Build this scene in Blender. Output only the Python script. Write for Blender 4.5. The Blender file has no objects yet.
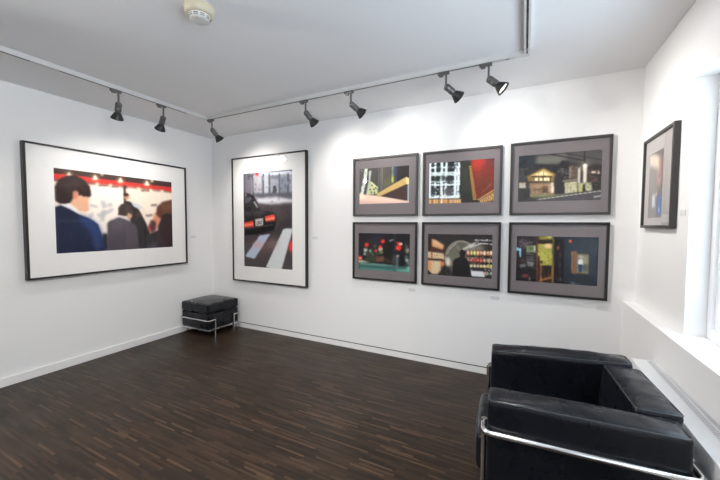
import bpy, bmesh, math, random
import numpy as np
from mathutils import Vector, Matrix, noise

random.seed(7)
SC = bpy.context.scene
COL = SC.collection
PI = math.pi

# ------------------------------------------------------------------ room size
XL, XR, YB, YF, H = -3.860, 0.769, 3.157, -2.3, 2.533
XS, ZS = 0.689, 0.785            # thicker parapet under the windows, its top

# ------------------------------------------------------------------ materials
def mat(name, color, rough=0.5, metal=0.0, spec=0.5, bump=None, coat=0.0):
    m = bpy.data.materials.new(name); m.use_nodes = True
    nt = m.node_tree; b = nt.nodes['Principled BSDF']
    b.inputs['Base Color'].default_value = (*color, 1)
    b.inputs['Roughness'].default_value = rough
    b.inputs['Metallic'].default_value = metal
    b.inputs['Specular IOR Level'].default_value = spec
    b.inputs['Coat Weight'].default_value = coat
    if bump:
        sc, st, dist = bump
        tc = nt.nodes.new('ShaderNodeTexCoord')
        n = nt.nodes.new('ShaderNodeTexNoise'); n.inputs['Scale'].default_value = sc
        n.inputs['Detail'].default_value = 5
        bp = nt.nodes.new('ShaderNodeBump'); bp.inputs['Strength'].default_value = st
        bp.inputs['Distance'].default_value = dist
        nt.links.new(tc.outputs['Object'], n.inputs['Vector'])
        nt.links.new(n.outputs['Fac'], bp.inputs['Height'])
        nt.links.new(bp.outputs['Normal'], b.inputs['Normal'])
    return m

M = {}
M['wall'] = mat('white_wall_paint', (.84, .835, .83), .85, spec=.2, bump=(60, .06, .002))
M['ceil'] = mat('white_ceiling_paint', (.80, .79, .79), .9, spec=.2, bump=(60, .05, .002))
M['trim'] = mat('white_trim_paint', (.84, .83, .82), .45)
M['gap'] = mat('dark_shadow_gap', (.02, .02, .022), .8)
M['winframe'] = mat('white_window_plastic', (.86, .87, .88), .3)
M['black_frame'] = mat('black_frame_wood', (.012, .0105, .010), .42)
M['grey_frame'] = mat('dark_grey_frame_wood', (.045, .041, .040), .42)
M['mat_white'] = mat('white_mat_board', (.88, .87, .85), .8, spec=.2)
M['mat_grey'] = mat('grey_mat_board', (.212, .186, .191), .8, spec=.2)
M['mat_light'] = mat('pale_grey_mat_board', (.50, .47, .46), .8, spec=.2)
M['track'] = mat('white_track_enamel', (.62, .61, .60), .45)
M['slot'] = mat('dark_track_slot', (.035, .035, .038), .6)
M['contact'] = mat('black_track_contact', (.008, .008, .008), .5)
M['lamp_grey'] = mat('grey_lamp_metal', (.17, .165, .16), .38, metal=.75)
M['lamp_black'] = mat('black_lamp_cone', (.02, .019, .018), .45)
M['chrome'] = mat('chrome', (.78, .77, .76), .16, metal=1.0)
M['piping'] = mat('black_leather_piping', (.030, .032, .036), .34)  # lighter than the leather, seam highlights put into the colour
M['cream'] = mat('aged_cream_plastic', (.52, .46, .34), .5)
M['white_plastic'] = mat('white_plastic', (.58, .57, .54), .4)
M['vent'] = mat('dark_vent', (.05, .05, .05), .6)
M['led'] = mat('red_indicator', (.5, .1, .07), .3)
M['radiator'] = mat('white_radiator_enamel', (.80, .81, .82), .28)
M['rad_slot'] = mat('radiator_slot', (.42, .42, .43), .6)
M['card'] = mat('pale_card', (.70, .70, .70), .7)
M['rubber'] = mat('black_rubber', (.015, .015, .015), .7)
M['canvas'] = mat('black_canvas_base', (.012, .012, .013), .8)

def leather():
    m = mat('black_leather', (.0045, .0055, .0085), .34, spec=.36)
    nt = m.node_tree; b = nt.nodes['Principled BSDF']
    tc = nt.nodes.new('ShaderNodeTexCoord')
    b.inputs['Sheen Weight'].default_value = .05; b.inputs['Sheen Roughness'].default_value = .35; b.inputs['Sheen Tint'].default_value = (.62, .78, 1, 1)
    v = nt.nodes.new('ShaderNodeTexVoronoi'); v.inputs['Scale'].default_value = 420
    n = nt.nodes.new('ShaderNodeTexNoise'); n.inputs['Scale'].default_value = 9
    n.inputs['Detail'].default_value = 3; n.inputs['Distortion'].default_value = .6
    b1 = nt.nodes.new('ShaderNodeBump');     b1.inputs['Strength'].default_value = .02; b1.inputs['Distance'].default_value = .014
    b2 = nt.nodes.new('ShaderNodeBump'); b2.inputs['Strength'].default_value = .03; b2.inputs['Distance'].default_value = .001
    r = nt.nodes.new('ShaderNodeMapRange'); r.inputs[3].default_value = .22; r.inputs[4].default_value = .34
    L = nt.links.new
    L(tc.outputs['Object'], v.inputs['Vector']); L(tc.outputs['Object'], n.inputs['Vector'])
    L(n.outputs['Fac'], b1.inputs['Height']); L(v.outputs['Distance'], b2.inputs['Height'])
    L(b1.outputs['Normal'], b2.inputs['Normal']); L(b2.outputs['Normal'], b.inputs['Normal'])
    L(n.outputs['Fac'], r.inputs[0]); L(r.outputs[0], b.inputs['Roughness'])
    return m
M['leather'] = leather()

def glass_thin(name, tint, f0_, rough):
    m = bpy.data.materials.new(name); m.use_nodes = True
    nt = m.node_tree; nt.nodes.clear(); L = nt.links.new
    o = nt.nodes.new('ShaderNodeOutputMaterial'); mx = nt.nodes.new('ShaderNodeMixShader')
    t = nt.nodes.new('ShaderNodeBsdfTransparent'); t.inputs[0].default_value = (*tint, 1)
    g = nt.nodes.new('ShaderNodeBsdfGlossy'); g.inputs['Roughness'].default_value = rough
    # reflectance of a thin two-sided sheet (Schlick), the same from both sides
    lw = nt.nodes.new('ShaderNodeLayerWeight'); lw.inputs['Blend'].default_value = .5
    pw = nt.nodes.new('ShaderNodeMath'); pw.operation = 'POWER'; pw.inputs[1].default_value = 5
    f = nt.nodes.new('ShaderNodeMath'); f.operation = 'MULTIPLY_ADD'; f0 = f0_
    f.inputs[1].default_value = 1-f0; f.inputs[2].default_value = f0
    L(lw.outputs['Facing'], pw.inputs[0]); L(pw.outputs[0], f.inputs[0])
    L(f.outputs[0], mx.inputs[0]); L(t.outputs[0], mx.inputs[1]); L(g.outputs[0], mx.inputs[2]); L(mx.outputs[0], o.inputs[0])
    return m
M['glazing'] = glass_thin('picture_glass', (.99, .99, .99), .022, 0.0)
M['pane'] = glass_thin('window_glass', (.97, .98, .98), .08, 0.0)

def emit(name, color, s):
    m = bpy.data.materials.new(name); m.use_nodes = True
    nt = m.node_tree; nt.nodes.clear()
    o = nt.nodes.new('ShaderNodeOutputMaterial'); e = nt.nodes.new('ShaderNodeEmission')
    e.inputs[0].default_value = (*color, 1); e.inputs[1].default_value = s
    nt.links.new(e.outputs[0], o.inputs[0]); return m
M['bulb'] = emit('lit_lamp_glass', (1, .95, .86), 6)

def floor_mat():
    m = mat('dark_oak_strip_parquet', (.03, .02, .015), .4, spec=.3)
    nt = m.node_tree; b = nt.nodes['Principled BSDF']; L = nt.links.new
    tc = nt.nodes.new('ShaderNodeTexCoord')
    br = nt.nodes.new('ShaderNodeTexBrick')
    br.offset = .37; br.offset_frequency = 2; br.squash = 1.0
    for k, v in (('Scale', 1), ('Mortar Size', .0004), ('Mortar Smooth', .1), ('Bias', 0.0), ('Brick Width', .21), ('Row Height', .0145)):
        br.inputs[k].default_value = v
    br.inputs['Color1'].default_value = (0, 0, 0, 1); br.inputs['Color2'].default_value = (1, 1, 1, 1)
    br.inputs['Mortar'].default_value = (.3, .3, .3, 1)
    # a wobble between bands of rows so that the joints do not line up
    sep = nt.nodes.new('ShaderNodeSeparateXYZ'); L(tc.outputs['Object'], sep.inputs[0])
    mul = nt.nodes.new('ShaderNodeMath'); mul.operation = 'MULTIPLY'; mul.inputs[1].default_value = 1 / .0145
    L(sep.outputs['Y'], mul.inputs[0])
    fl = nt.nodes.new('ShaderNodeMath'); fl.operation = 'FLOOR'; L(mul.outputs[0], fl.inputs[0])
    wn = nt.nodes.new('ShaderNodeTexWhiteNoise'); wn.noise_dimensions = '1D'; L(fl.outputs[0], wn.inputs['W'])
    ax = nt.nodes.new('ShaderNodeMath'); ax.operation = 'MULTIPLY_ADD'; ax.inputs[1].default_value = .9
    L(wn.outputs['Value'], ax.inputs[0]); L(sep.outputs['X'], ax.inputs[2])
    cmb = nt.nodes.new('ShaderNodeCombineXYZ'); L(ax.outputs[0], cmb.inputs[0]); L(sep.outputs['Y'], cmb.inputs[1])
    L(cmb.outputs[0], br.inputs['Vector'])
    ramp = nt.nodes.new('ShaderNodeValToRGB'); e = ramp.color_ramp.elements
    e[0].position = 0; e[0].color = (.010, .0062, .0042, 1)
    e[1].position = 1; e[1].color = (.120, .072, .043, 1)
    k = e.new(.40); k.color = (.027, .0160, .0092, 1)
    k = e.new(.78); k.color = (.042, .0245, .0142, 1)
    # grain and larger worn patches
    mp = nt.nodes.new('ShaderNodeMapping'); mp.inputs['Scale'].default_value = (3, 70, 1); L(tc.outputs['Object'], mp.inputs[0])
    gn = nt.nodes.new('ShaderNodeTexNoise'); gn.inputs['Scale'].default_value = 1.5; gn.inputs['Detail'].default_value = 4; L(mp.outputs[0], gn.inputs['Vector'])
    mx = nt.nodes.new('ShaderNodeMix'); mx.data_type = 'FLOAT'; mx.inputs[0].default_value = .22
    L(br.outputs['Color'], mx.inputs[2]); L(gn.outputs['Fac'], mx.inputs[3]); L(mx.outputs[0], ramp.inputs[0])
    L(ramp.outputs[0], b.inputs['Base Color'])
    pn = nt.nodes.new('ShaderNodeTexNoise'); pn.inputs['Scale'].default_value = 2.2; pn.inputs['Detail'].default_value = 3; L(tc.outputs['Object'], pn.inputs['Vector'])
    r = nt.nodes.new('ShaderNodeMapRange'); r.inputs[1].default_value = .3; r.inputs[2].default_value = .7; r.inputs[3].default_value = .34; r.inputs[4].default_value = .47
    L(pn.outputs['Fac'], r.inputs[0]); L(r.outputs[0], b.inputs['Roughness'])
    bp = nt.nodes.new('ShaderNodeBump'); bp.inputs['Strength'].default_value = .12; bp.inputs['Distance'].default_value = .001
    L(br.outputs['Fac'], bp.inputs['Height']); L(bp.outputs['Normal'], b.inputs['Normal'])
    return m
M['floor'] = floor_mat()

# ------------------------------------------------------------------ mesh tools
def obj(name, bm, m, parent=None, smooth=False, recalc=True):
    if recalc: bmesh.ops.recalc_face_normals(bm, faces=bm.faces[:])
    me = bpy.data.meshes.new(name); bm.to_mesh(me); bm.free()
    me.materials.append(m)
    if smooth:
        for p in me.polygons: p.use_smooth = True
    o = bpy.data.objects.new(name, me); COL.objects.link(o)
    if parent: o.parent = parent
    return o

def auto_smooth(o, deg=40):
    me = o.data
    for p in me.polygons: p.use_smooth = True
    bm = bmesh.new(); bm.from_mesh(me)
    for e in bm.edges:
        if len(e.link_faces) == 2 and e.calc_face_angle(0) > math.radians(deg): e.smooth = False
    bm.to_mesh(me); bm.free(); return o

def add_box(bm, x0, x1, y0, y1, z0, z1, bev=0.0, mtx=None):
    t = bmesh.new()
    bmesh.ops.create_cube(t, size=1)
    for v in t.verts:
        v.co = Vector(((x0+x1)/2 + v.co.x*(x1-x0), (y0+y1)/2 + v.co.y*(y1-y0), (z0+z1)/2 + v.co.z*(z1-z0)))
    if bev: bmesh.ops.bevel(t, geom=t.edges[:], offset=bev, segments=2, profile=.6, affect='EDGES')
    if mtx: bmesh.ops.transform(t, matrix=mtx, verts=t.verts[:])
    merge(bm, t)

def merge(bm, t):
    me = bpy.data.meshes.new('tmp'); t.to_mesh(me); t.free(); bm.from_mesh(me); bpy.data.meshes.remove(me)

def box(*a, **k):
    bm = bmesh.new(); add_box(bm, *a, **k); return bm

def fillet(pts, r, n=6):
    pts = [Vector(p) for p in pts]; out = [pts[0]]
    for i in range(1, len(pts)-1):
        a, b, c = pts[i-1], pts[i], pts[i+1]
        d1, d2 = (a-b).normalized(), (c-b).normalized()
        ang = d1.angle(d2); t = min(r/math.tan(ang/2), (a-b).length*.49, (c-b).length*.49)
        rr = t*math.tan(ang/2)
        ctr = b + (d1+d2).normalized()*(rr/math.sin(ang/2))
        p0, p1 = b+d1*t, b+d2*t
        for k in range(n+1):
            q = p0.lerp(p1, k/n) - ctr
            out.append(ctr + q.normalized()*rr)
    out.append(pts[-1]); return out

def add_tube(bm, pts, r, n=12, closed=False):
    pts = [Vector(p) for p in pts]; rings = []; N = len(pts)
    up = None
    for i, p in enumerate(pts):
        if closed: d = (pts[(i+1) % N]-pts[i-1]).normalized()
        else: d = (pts[min(i+1, N-1)]-pts[max(i-1, 0)]).normalized()
        if up is None: up = Vector((0, 0, 1)) if abs(d.z) < .9 else Vector((1, 0, 0))
        s = d.cross(up)
        if s.length < 1e-6: s = d.orthogonal()
        s.normalize(); u = s.cross(d).normalized(); up = u
        rings.append([bm.verts.new(p + s*math.cos(2*PI*k/n)*r + u*math.sin(2*PI*k/n)*r) for k in range(n)])
    for i in range(N if closed else N-1):
        a, b = rings[i], rings[(i+1) % N]
        for k in range(n): bm.faces.new((a[k], a[(k+1) % n], b[(k+1) % n], b[k]))
    if not closed:
        bm.faces.new(rings[0][::-1]); bm.faces.new(rings[-1])

def tube(pts, r, n=12, closed=False):
    bm = bmesh.new(); add_tube(bm, pts, r, n, closed); return bm

def add_lathe(bm, prof, n=28, mtx=None):
    rings = []
    for (r, z) in prof:
        if r < 1e-6: rings.append([bm.verts.new((0, 0, z))])
        else: rings.append([bm.verts.new((r*math.cos(2*PI*k/n), r*math.sin(2*PI*k/n), z)) for k in range(n)])
    vs = [v for g in rings for v in g]
    for a, b in zip(rings, rings[1:]):
        for k in range(n):
            k2 = (k+1) % n
            if len(a) == 1 and len(b) == 1: continue
            if len(a) == 1: bm.faces.new((a[0], b[k], b[k2]))
            elif len(b) == 1: bm.faces.new((a[k], a[k2], b[0]))
            else: bm.faces.new((a[k], a[k2], b[k2], b[k]))
    if mtx: bmesh.ops.transform(bm, matrix=mtx, verts=vs)

def lathe(prof, n=28, mtx=None):
    bm = bmesh.new(); add_lathe(bm, prof, n, mtx); return bm

def cushion(c, dims, r, puff=(0, 0, 0), n=22, wr=.0, seed=0, fn=None):
    """stuffed leather block: rounded box, bulging faces, soft wrinkles"""
    hx, hy, hz = [d/2 for d in dims]; h = Vector((hx, hy, hz)); bm = bmesh.new()
    ts = [math.sin((-1 + 2*i/n)*PI/2)*.5 + (-1 + 2*i/n)*.5 for i in range(n+1)]
    for ax in range(3):
        for sg in (-1, 1):
            g = []
            for a in ts:
                row = []
                for b in ts:
                    p = [0, 0, 0]; p[ax] = sg; p[(ax+1) % 3] = a; p[(ax+2) % 3] = b
                    row.append(bm.verts.new(Vector((p[0]*hx, p[1]*hy, p[2]*hz))))
                g.append(row)
            for i in range(n):
                for j in range(n):
                    f = (g[i][j], g[i+1][j], g[i+1][j+1], g[i][j+1])
                    bm.faces.new(f if sg > 0 else f[::-1])
    bmesh.ops.remove_doubles(bm, verts=bm.verts[:], dist=1e-6)
    c = Vector(c)
    for v in bm.verts:
        p = v.co.copy()
        q = Vector([max(-(h[k]-r), min(h[k]-r, p[k])) for k in range(3)])
        d = p-q; nrm = d.normalized()
        p2 = q + nrm*r
        s = [max(-1, min(1, p2[k]/h[k])) for k in range(3)]
        for k in range(3):
            w = (1-s[(k+1) % 3]**2)*(1-s[(k+2) % 3]**2)
            p2[k] += puff[k]*(1 if nrm[k] > 0 else -1)*abs(nrm[k])*w
        if wr:
            t = p2*9 + Vector((seed*3.1, seed*1.7, seed))
            a = noise.noise(Vector((t.x*.8, t.y*2.0, t.z*1.2)))+.5*noise.noise(t*2.3)
            p2 += nrm*wr*a*(.2+.8*max(0, nrm.z))
        if fn: p2 = fn(p2, s)
        v.co = c + p2
    return bm

def thing(name, label, cat, loc=(0, 0, 0), rotz=0, group=None):
    o = bpy.data.objects.new(name, None); COL.objects.link(o)
    o.empty_display_size = .1
    o.location = loc; o.rotation_euler = (0, 0, rotz)
    o['label'] = label; o['category'] = cat
    if group: o['group'] = group
    return o

def struct(name, bm, m, parent=None):
    o = obj(name, bm, m, parent); o['kind'] = 'structure'; return o

# ------------------------------------------------------------------ setting
struct('floor', box(XL-.15, 1.3, YF-.15, YB+.2, -.1, 0), M['floor'])
struct('ceiling', box(XL-.15, 1.3, YF-.15, YB+.2, H, H+.1), M['ceil'])
struct('wall_left', box(XL-.15, XL, YF-.15, YB+.2, 0, H), M['wall'])
struct('wall_front', box(XL, 1.3, YF-.15, YF, 0, H), M['wall'])
bm = bmesh.new()                                   # wall face stops above a shadow gap
add_box(bm, XL, 1.3, YB, YB+.2, .069, H)
struct('wall_back', bm, M['wall'])
struct('baseboard_back', box(XL+.016, XS, YB+.0005, YB+.03, 0, .0585), M['trim'])
struct('trim_1', box(XL, 1.0, YB+.004, YB+.19, .0585, .069), M['gap'])  # dark strip, the shade of the gap put into its colour
struct('baseboard_left', box(XL, XL+.016, YF, YB, 0, .072, bev=.002), M['trim'])

W1 = (1.15, 2.31); W2 = (-1.40, .80); ZT = 2.124  # W2 is out of view, added to bring in more daylight
bm = bmesh.new()
add_box(bm, XS, 1.05, YF, YB, 0, ZS)                    # parapet
add_box(bm, XR, 1.05, YF, YB, ZT, H)                     # above the windows
for y0, y1 in ((YF, W2[0]), (W2[1], W1[0]), (W1[1], YB)): add_box(bm, XR, 1.05, y0, y1, ZS, ZT)
struct('wall_right', bm, M['wall'])
for k, (y0, y1) in enumerate((W1, W2)):
    struct('trim_%d' % (k+2), box(XR-.004, XR, y0, y1, ZT+.003, 2.287, bev=.0015), M['wall'])   # roller shutter cover
    x = .857
    bm = bmesh.new(); fw = .045
    add_box(bm, x, x+.07, y0, y0+fw, ZS, ZT, bev=.004); add_box(bm, x, x+.07, y1-fw, y1, ZS, ZT, bev=.004)
    add_box(bm, x, x+.07, y0+fw, y1-fw, ZS, ZS+.06, bev=.004); add_box(bm, x, x+.07, y0+fw, y1-fw, ZT-fw, ZT, bev=.004)
    ym = (y0+y1)/2
    add_box(bm, x, x+.07, ym-.05, ym+.05, ZS+.06, ZT-fw, bev=.004)
    w = struct('window_%d' % (k+1), bm, M['winframe'])
    for a, b in ((y0+fw, ym-.05), (ym+.05, y1-fw)):
        s = bmesh.new(); x2 = x+.012; q = .035
        add_box(s, x2, x2+.05, a, a+q, ZS+.06, ZT-fw, bev=.004); add_box(s, x2, x2+.05, b-q, b, ZS+.06, ZT-fw, bev=.004)
        add_box(s, x2, x2+.05, a+q, b-q, ZS+.06, ZS+.06+q, bev=.004); add_box(s, x2, x2+.05, a+q, b-q, ZT-fw-q, ZT-fw, bev=.004)
        so = struct('window_sash', s, M['winframe'], w)
        p = bmesh.new(); vs = [p.verts.new(v) for v in ((x2+.03, a+q, ZS+.06+q), (x2+.03, b-q, ZS+.06+q), (x2+.03, b-q, ZT-fw-q), (x2+.03, a+q, ZT-fw-q))]
        p.faces.new(vs); struct('window_pane', p, M['pane'], so)

# ------------------------------------------------------------------ painted prints
class Canvas:
    def __init__(s, quad, W, Hh, bg):
        s.W, s.H = W, Hh
        s.img = np.zeros((Hh, W, 3)); s.img[:] = np.array(bg)/255
        s.Hm = s.homog(quad)
        yy, xx = np.mgrid[0:Hh, 0:W]; s.xx, s.yy = xx+.5, yy+.5
        s.rng = np.random.default_rng(int(quad[0][0]*7+quad[2][1]))
    @staticmethod
    def homog(q):
        A = []; B = []
        for (x, y), (u, v) in zip(q, ((0, 0), (1, 0), (1, 1), (0, 1))):
            A.append([x, y, 1, 0, 0, 0, -u*x, -u*y]); B.append(u)
            A.append([0, 0, 0, x, y, 1, -v*x, -v*y]); B.append(v)
        h = np.linalg.solve(np.array(A, float), np.array(B, float)); return np.append(h, 1).reshape(3, 3)
    def t(s, pts):
        p = np.array(pts, float); p = np.c_[p, np.ones(len(p))] @ s.Hm.T
        return p[:, :2]/p[:, 2:]*np.array([s.W, s.H])
    def blur(s, a, r):
        k = max(1, int(r*3)); g = np.exp(-.5*(np.arange(-k, k+1)/r)**2); g /= g.sum()
        for ax in (0, 1):
            pad = [(0, 0)]*a.ndim; pad[ax] = (k, k); b = np.pad(a, pad, mode='edge')
            a = sum(g[i]*np.take(b, range(i, i+a.shape[ax]), ax) for i in range(2*k+1))
        return a
    def put(s, m, col, al, soft):
        m = m.astype(float)
        if soft: m = s.blur(m, soft)
        m = (m*al)[..., None]; s.img = s.img*(1-m) + np.array(col)/255*m
    def poly(s, pts, col, al=1, soft=.5):
        q = s.t(pts); m = np.zeros((s.H, s.W), bool); n = len(q)
        for i in range(n):
            x0, y0 = q[i]; x1, y1 = q[(i+1) % n]
            c = ((y0 <= s.yy) & (y1 > s.yy)) | ((y1 <= s.yy) & (y0 > s.yy))
            if abs(y1-y0) > 1e-9: m ^= c & (s.xx < x0+(s.yy-y0)*(x1-x0)/(y1-y0))
        s.put(m, col, al, soft)
    def ell(s, x, y, rx, ry, col, al=1, soft=.5, rot=0):
        a = np.linspace(0, 2*PI, 40, endpoint=False); c, r = math.cos(rot), math.sin(rot)
        px, py = rx*np.cos(a), ry*np.sin(a)
        s.poly(np.c_[x+px*c-py*r, y+px*r+py*c], col, al, soft)
    def rect(s, x0, y0, x1, y1, col, al=1, soft=.5): s.poly([(x0, y0), (x1, y0), (x1, y1), (x0, y1)], col, al, soft)
    def line(s, pts, w, col, al=1, soft=.4):
        for (x0, y0), (x1, y1) in zip(pts, pts[1:]):
            d = math.hypot(x1-x0, y1-y0) or 1; nx, ny = -(y1-y0)/d*w/2, (x1-x0)/d*w/2
            s.poly([(x0+nx, y0+ny), (x1+nx, y1+ny), (x1-nx, y1-ny), (x0-nx, y0-ny)], col, al, soft)
    def speck(s, x0, y0, x1, y1, n, cols, a=4, b=4, al=.6, soft=.5):
        for _ in range(n):
            x, y = s.rng.uniform(x0, x1), s.rng.uniform(y0, y1); w, h = s.rng.uniform(.4, 1)*a, s.rng.uniform(.4, 1)*b
            s.rect(x-w, y-h, x+w, y+h, cols[s.rng.integers(len(cols))], al, soft)
    def grain(s, a): s.img += s.rng.normal(0, a, (s.H, s.W, 1))

def print_part(cv, w, h, place, parent):
    """flat print: a fine grid coloured per vertex; place(u, v) -> local point"""
    img = np.clip(cv.img, 0, 1); g = img.mean(2, keepdims=True)
    img = g + (img-g)*.92                                # slightly muted inks
    img = np.clip(img + .02*np.sin((img-.5)*2*PI)/PI*1.0 + .02*(img > .6), 0, 1)
    lin = np.where(img <= .04045, img/12.92, ((img+.055)/1.055)**2.4)
    Hh, W = cv.H, cv.W; verts = []; faces = []
    for j in range(Hh):
        for i in range(W): verts.append(place(i/(W-1), j/(Hh-1)))
    for j in range(Hh-1):
        for i in range(W-1):
            a = j*W+i; faces.append((a, a+W, a+W+1, a+1))
    me = bpy.data.meshes.new('print'); me.from_pydata(verts, [], faces)
    at = me.color_attributes.new('ink', 'FLOAT_COLOR', 'POINT')
    at.data.foreach_set('color', np.c_[lin.reshape(-1, 3), np.ones(W*Hh)].astype(np.float32).ravel())
    me.materials.append(M['ink'])
    o = bpy.data.objects.new('print', me); COL.objects.link(o); o.parent = parent; return o

mi = mat('photographic_print', (.5, .5, .5), .55, spec=.25)
an = mi.node_tree.nodes.new('ShaderNodeVertexColor'); an.layer_name = 'ink'
mi.node_tree.links.new(an.outputs['Color'], mi.node_tree.nodes['Principled BSDF'].inputs['Base Color'])
M['ink'] = mi

def paint_left():
    c = Canvas([(15, 16), (638, 91), (643, 431), (33, 468)], 200, 140, (245, 226, 206))
    c.poly([(10, 10), (640, 80), (640, 125), (10, 62)], (70, 48, 44))                 # dark ceiling band
    c.poly([(10, 45), (640, 118), (640, 142), (10, 76)], (216, 52, 42))                # red beam
    c.poly([(10, 74), (640, 140), (640, 150), (10, 86)], (120, 50, 42), .8, 1)
    c.poly([(230, 108), (390, 120), (386, 330), (270, 350), (190, 250)], (250, 238, 224), 1, 3)
    c.poly([(400, 118), (640, 150), (640, 260), (480, 240)], (250, 232, 212), 1, 3)
    for x, y in ((100, 52), (236, 68), (369, 82), (508, 97)):
        c.ell(x, y+2, 20, 16, (255, 214, 160), .55, 3); c.poly([(x-14, y+12), (x, y-16), (x+14, y+12)], (255, 244, 220), 1, 1)
    for x, y in ((247, 102), (318, 108), (465, 126), (528, 134), (587, 140), (272, 50), (535, 84)): c.ell(x, y, 9, 8, (255, 240, 205), .9, 1.4)
    for x0, x1, y in ((255, 300, 106), (322, 356, 112), (478, 520, 132)): c.rect(x0, y, x1, y+9, (130, 78, 62), .8, 1)
    c.rect(385, 110, 398, 210, (70, 52, 50), 1, 1)
    # pale hanging with grey figures
    for a in ([(262, 190), (286, 188), (300, 225), (275, 232)], [(300, 205), (325, 200), (328, 218), (302, 225)], [(240, 262), (330, 226), (334, 242), (262, 282)],
              [(268, 240), (292, 236), (284, 300), (262, 296)], [(202, 262), (226, 248), (226, 276), (204, 282)], [(205, 205), (250, 215), (250, 228), (205, 222)]): c.poly(a, (188, 182, 184), .8, 1.5)
    c.poly([(528, 208), (560, 205), (560, 216), (530, 220)], (120, 104, 100), .8, 1)
    c.poly([(500, 262), (540, 258), (535, 272), (503, 274)], (130, 110, 104), .7, 1)
    # dark robed figure in the middle distance
    c.poly([(392, 190), (424, 196), (440, 220), (462, 232), (500, 300), (520, 350), (525, 400), (500, 440), (430, 440), (420, 300)], (44, 36, 40), 1, 1.2)
    c.ell(402, 168, 14, 16, (215, 152, 118), 1, 1); c.ell(398, 158, 14, 9, (60, 42, 38), 1, 1)
    c.poly([(424, 196), (460, 208), (494, 232), (470, 230), (436, 218)], (206, 208, 216), .9, 1); c.ell(460, 266, 10, 14, (120, 60, 60), .7, 2)
    # centre man seen from behind
    c.poly([(270, 360), (305, 362), (305, 450), (270, 450)], (40, 32, 36), 1, 2)
    c.ell(408, 262, 22, 28, (214, 160, 132), 1, 1)
    c.poly([(356, 262), (356, 228), (372, 208), (400, 204), (424, 216), (432, 244), (424, 262), (410, 250), (402, 268), (384, 272), (366, 268)], (72, 58, 54), 1, 1)
    c.poly([(366, 266), (400, 272), (412, 292), (395, 300), (362, 276)], (226, 216, 214), 1, .8)
    c.poly([(298, 310), (310, 296), (360, 276), (404, 290), (448, 316), (458, 340), (466, 445), (298, 452), (300, 400)], (84, 76, 84), 1, 1.2)
    c.poly([(310, 305), (360, 285), (395, 300), (390, 340), (330, 350)], (112, 104, 110), .6, 6)
    # right hand figure
    c.poly([(470, 440), (478, 392), (520, 362), (560, 345), (645, 330), (645, 440)], (50, 42, 48), 1, 1.5)
    c.ell(560, 290, 20, 42, (226, 150, 112), 1, 2)
    c.poly([(512, 330), (530, 288), (552, 296), (556, 340), (530, 360)], (90, 44, 44), 1, 2); c.poly([(512, 330), (520, 320), (532, 346), (526, 356)], (210, 60, 60), .8, 1)
    c.poly([(556, 262), (560, 220), (590, 195), (645, 182), (645, 270), (580, 285)], (104, 66, 48), 1, 1.6); c.poly([(580, 215), (630, 200), (640, 230), (600, 250)], (140, 92, 66), .6, 3)
    c.poly([(560, 430), (566, 320), (590, 265), (616, 254), (645, 262), (645, 435)], (58, 42, 46), 1, 1.5)
    c.poly([(495, 436), (560, 400), (560, 436)], (96, 88, 110), .7, 2)
    # left man in a navy jacket
    c.poly([(120, 140), (196, 150), (206, 170), (200, 200), (206, 240), (186, 248), (150, 244), (112, 210), (100, 170)], (236, 176, 144), 1, 1)
    c.ell(132, 160, 13, 24, (222, 140, 112), 1, 1)
    c.poly([(24, 190), (22, 120), (44, 80), (84, 60), (130, 56), (180, 82), (208, 116), (216, 160), (210, 168), (203, 172), (190, 166), (178, 170), (162, 160), (150, 166), (146, 142), (132, 134), (120, 144), (120, 178), (104, 204), (70, 212), (44, 205)], (50, 34, 32), 1, 1)
    c.poly([(60, 110), (110, 80), (150, 90), (190, 120), (150, 130), (100, 140)], (74, 52, 48), .6, 4)
    for k in range(26):
        a = c.rng.uniform(-2.9, -.2); x, y = 122+86*math.cos(a)*c.rng.uniform(.3, .95), 150+78*math.sin(a)*c.rng.uniform(.3, .95)
        c.line([(x, y), (x+c.rng.uniform(4, 22), y+c.rng.uniform(10, 34))], 4, [(82, 58, 52), (36, 24, 24)][k % 2], .5, .6)
    c.poly([(18, 190), (52, 206), (22, 222)], (222, 208, 204), 1, 1); c.poly([(54, 208), (104, 206), (148, 240), (152, 262), (104, 238), (60, 220)], (236, 228, 226), 1, .8)
    c.poly([(20, 225), (55, 213), (100, 232), (152, 262), (214, 286), (250, 312), (266, 352), (278, 400), (296, 455), (20, 470)], (30, 38, 68), 1, 1)
    c.poly([(152, 262), (214, 286), (250, 312), (266, 352), (275, 410), (284, 440), (240, 440), (215, 360), (160, 300)], (46, 74, 132), .85, 4)
    c.grain(.012); c.img = c.blur(c.img, .6); return c

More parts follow.
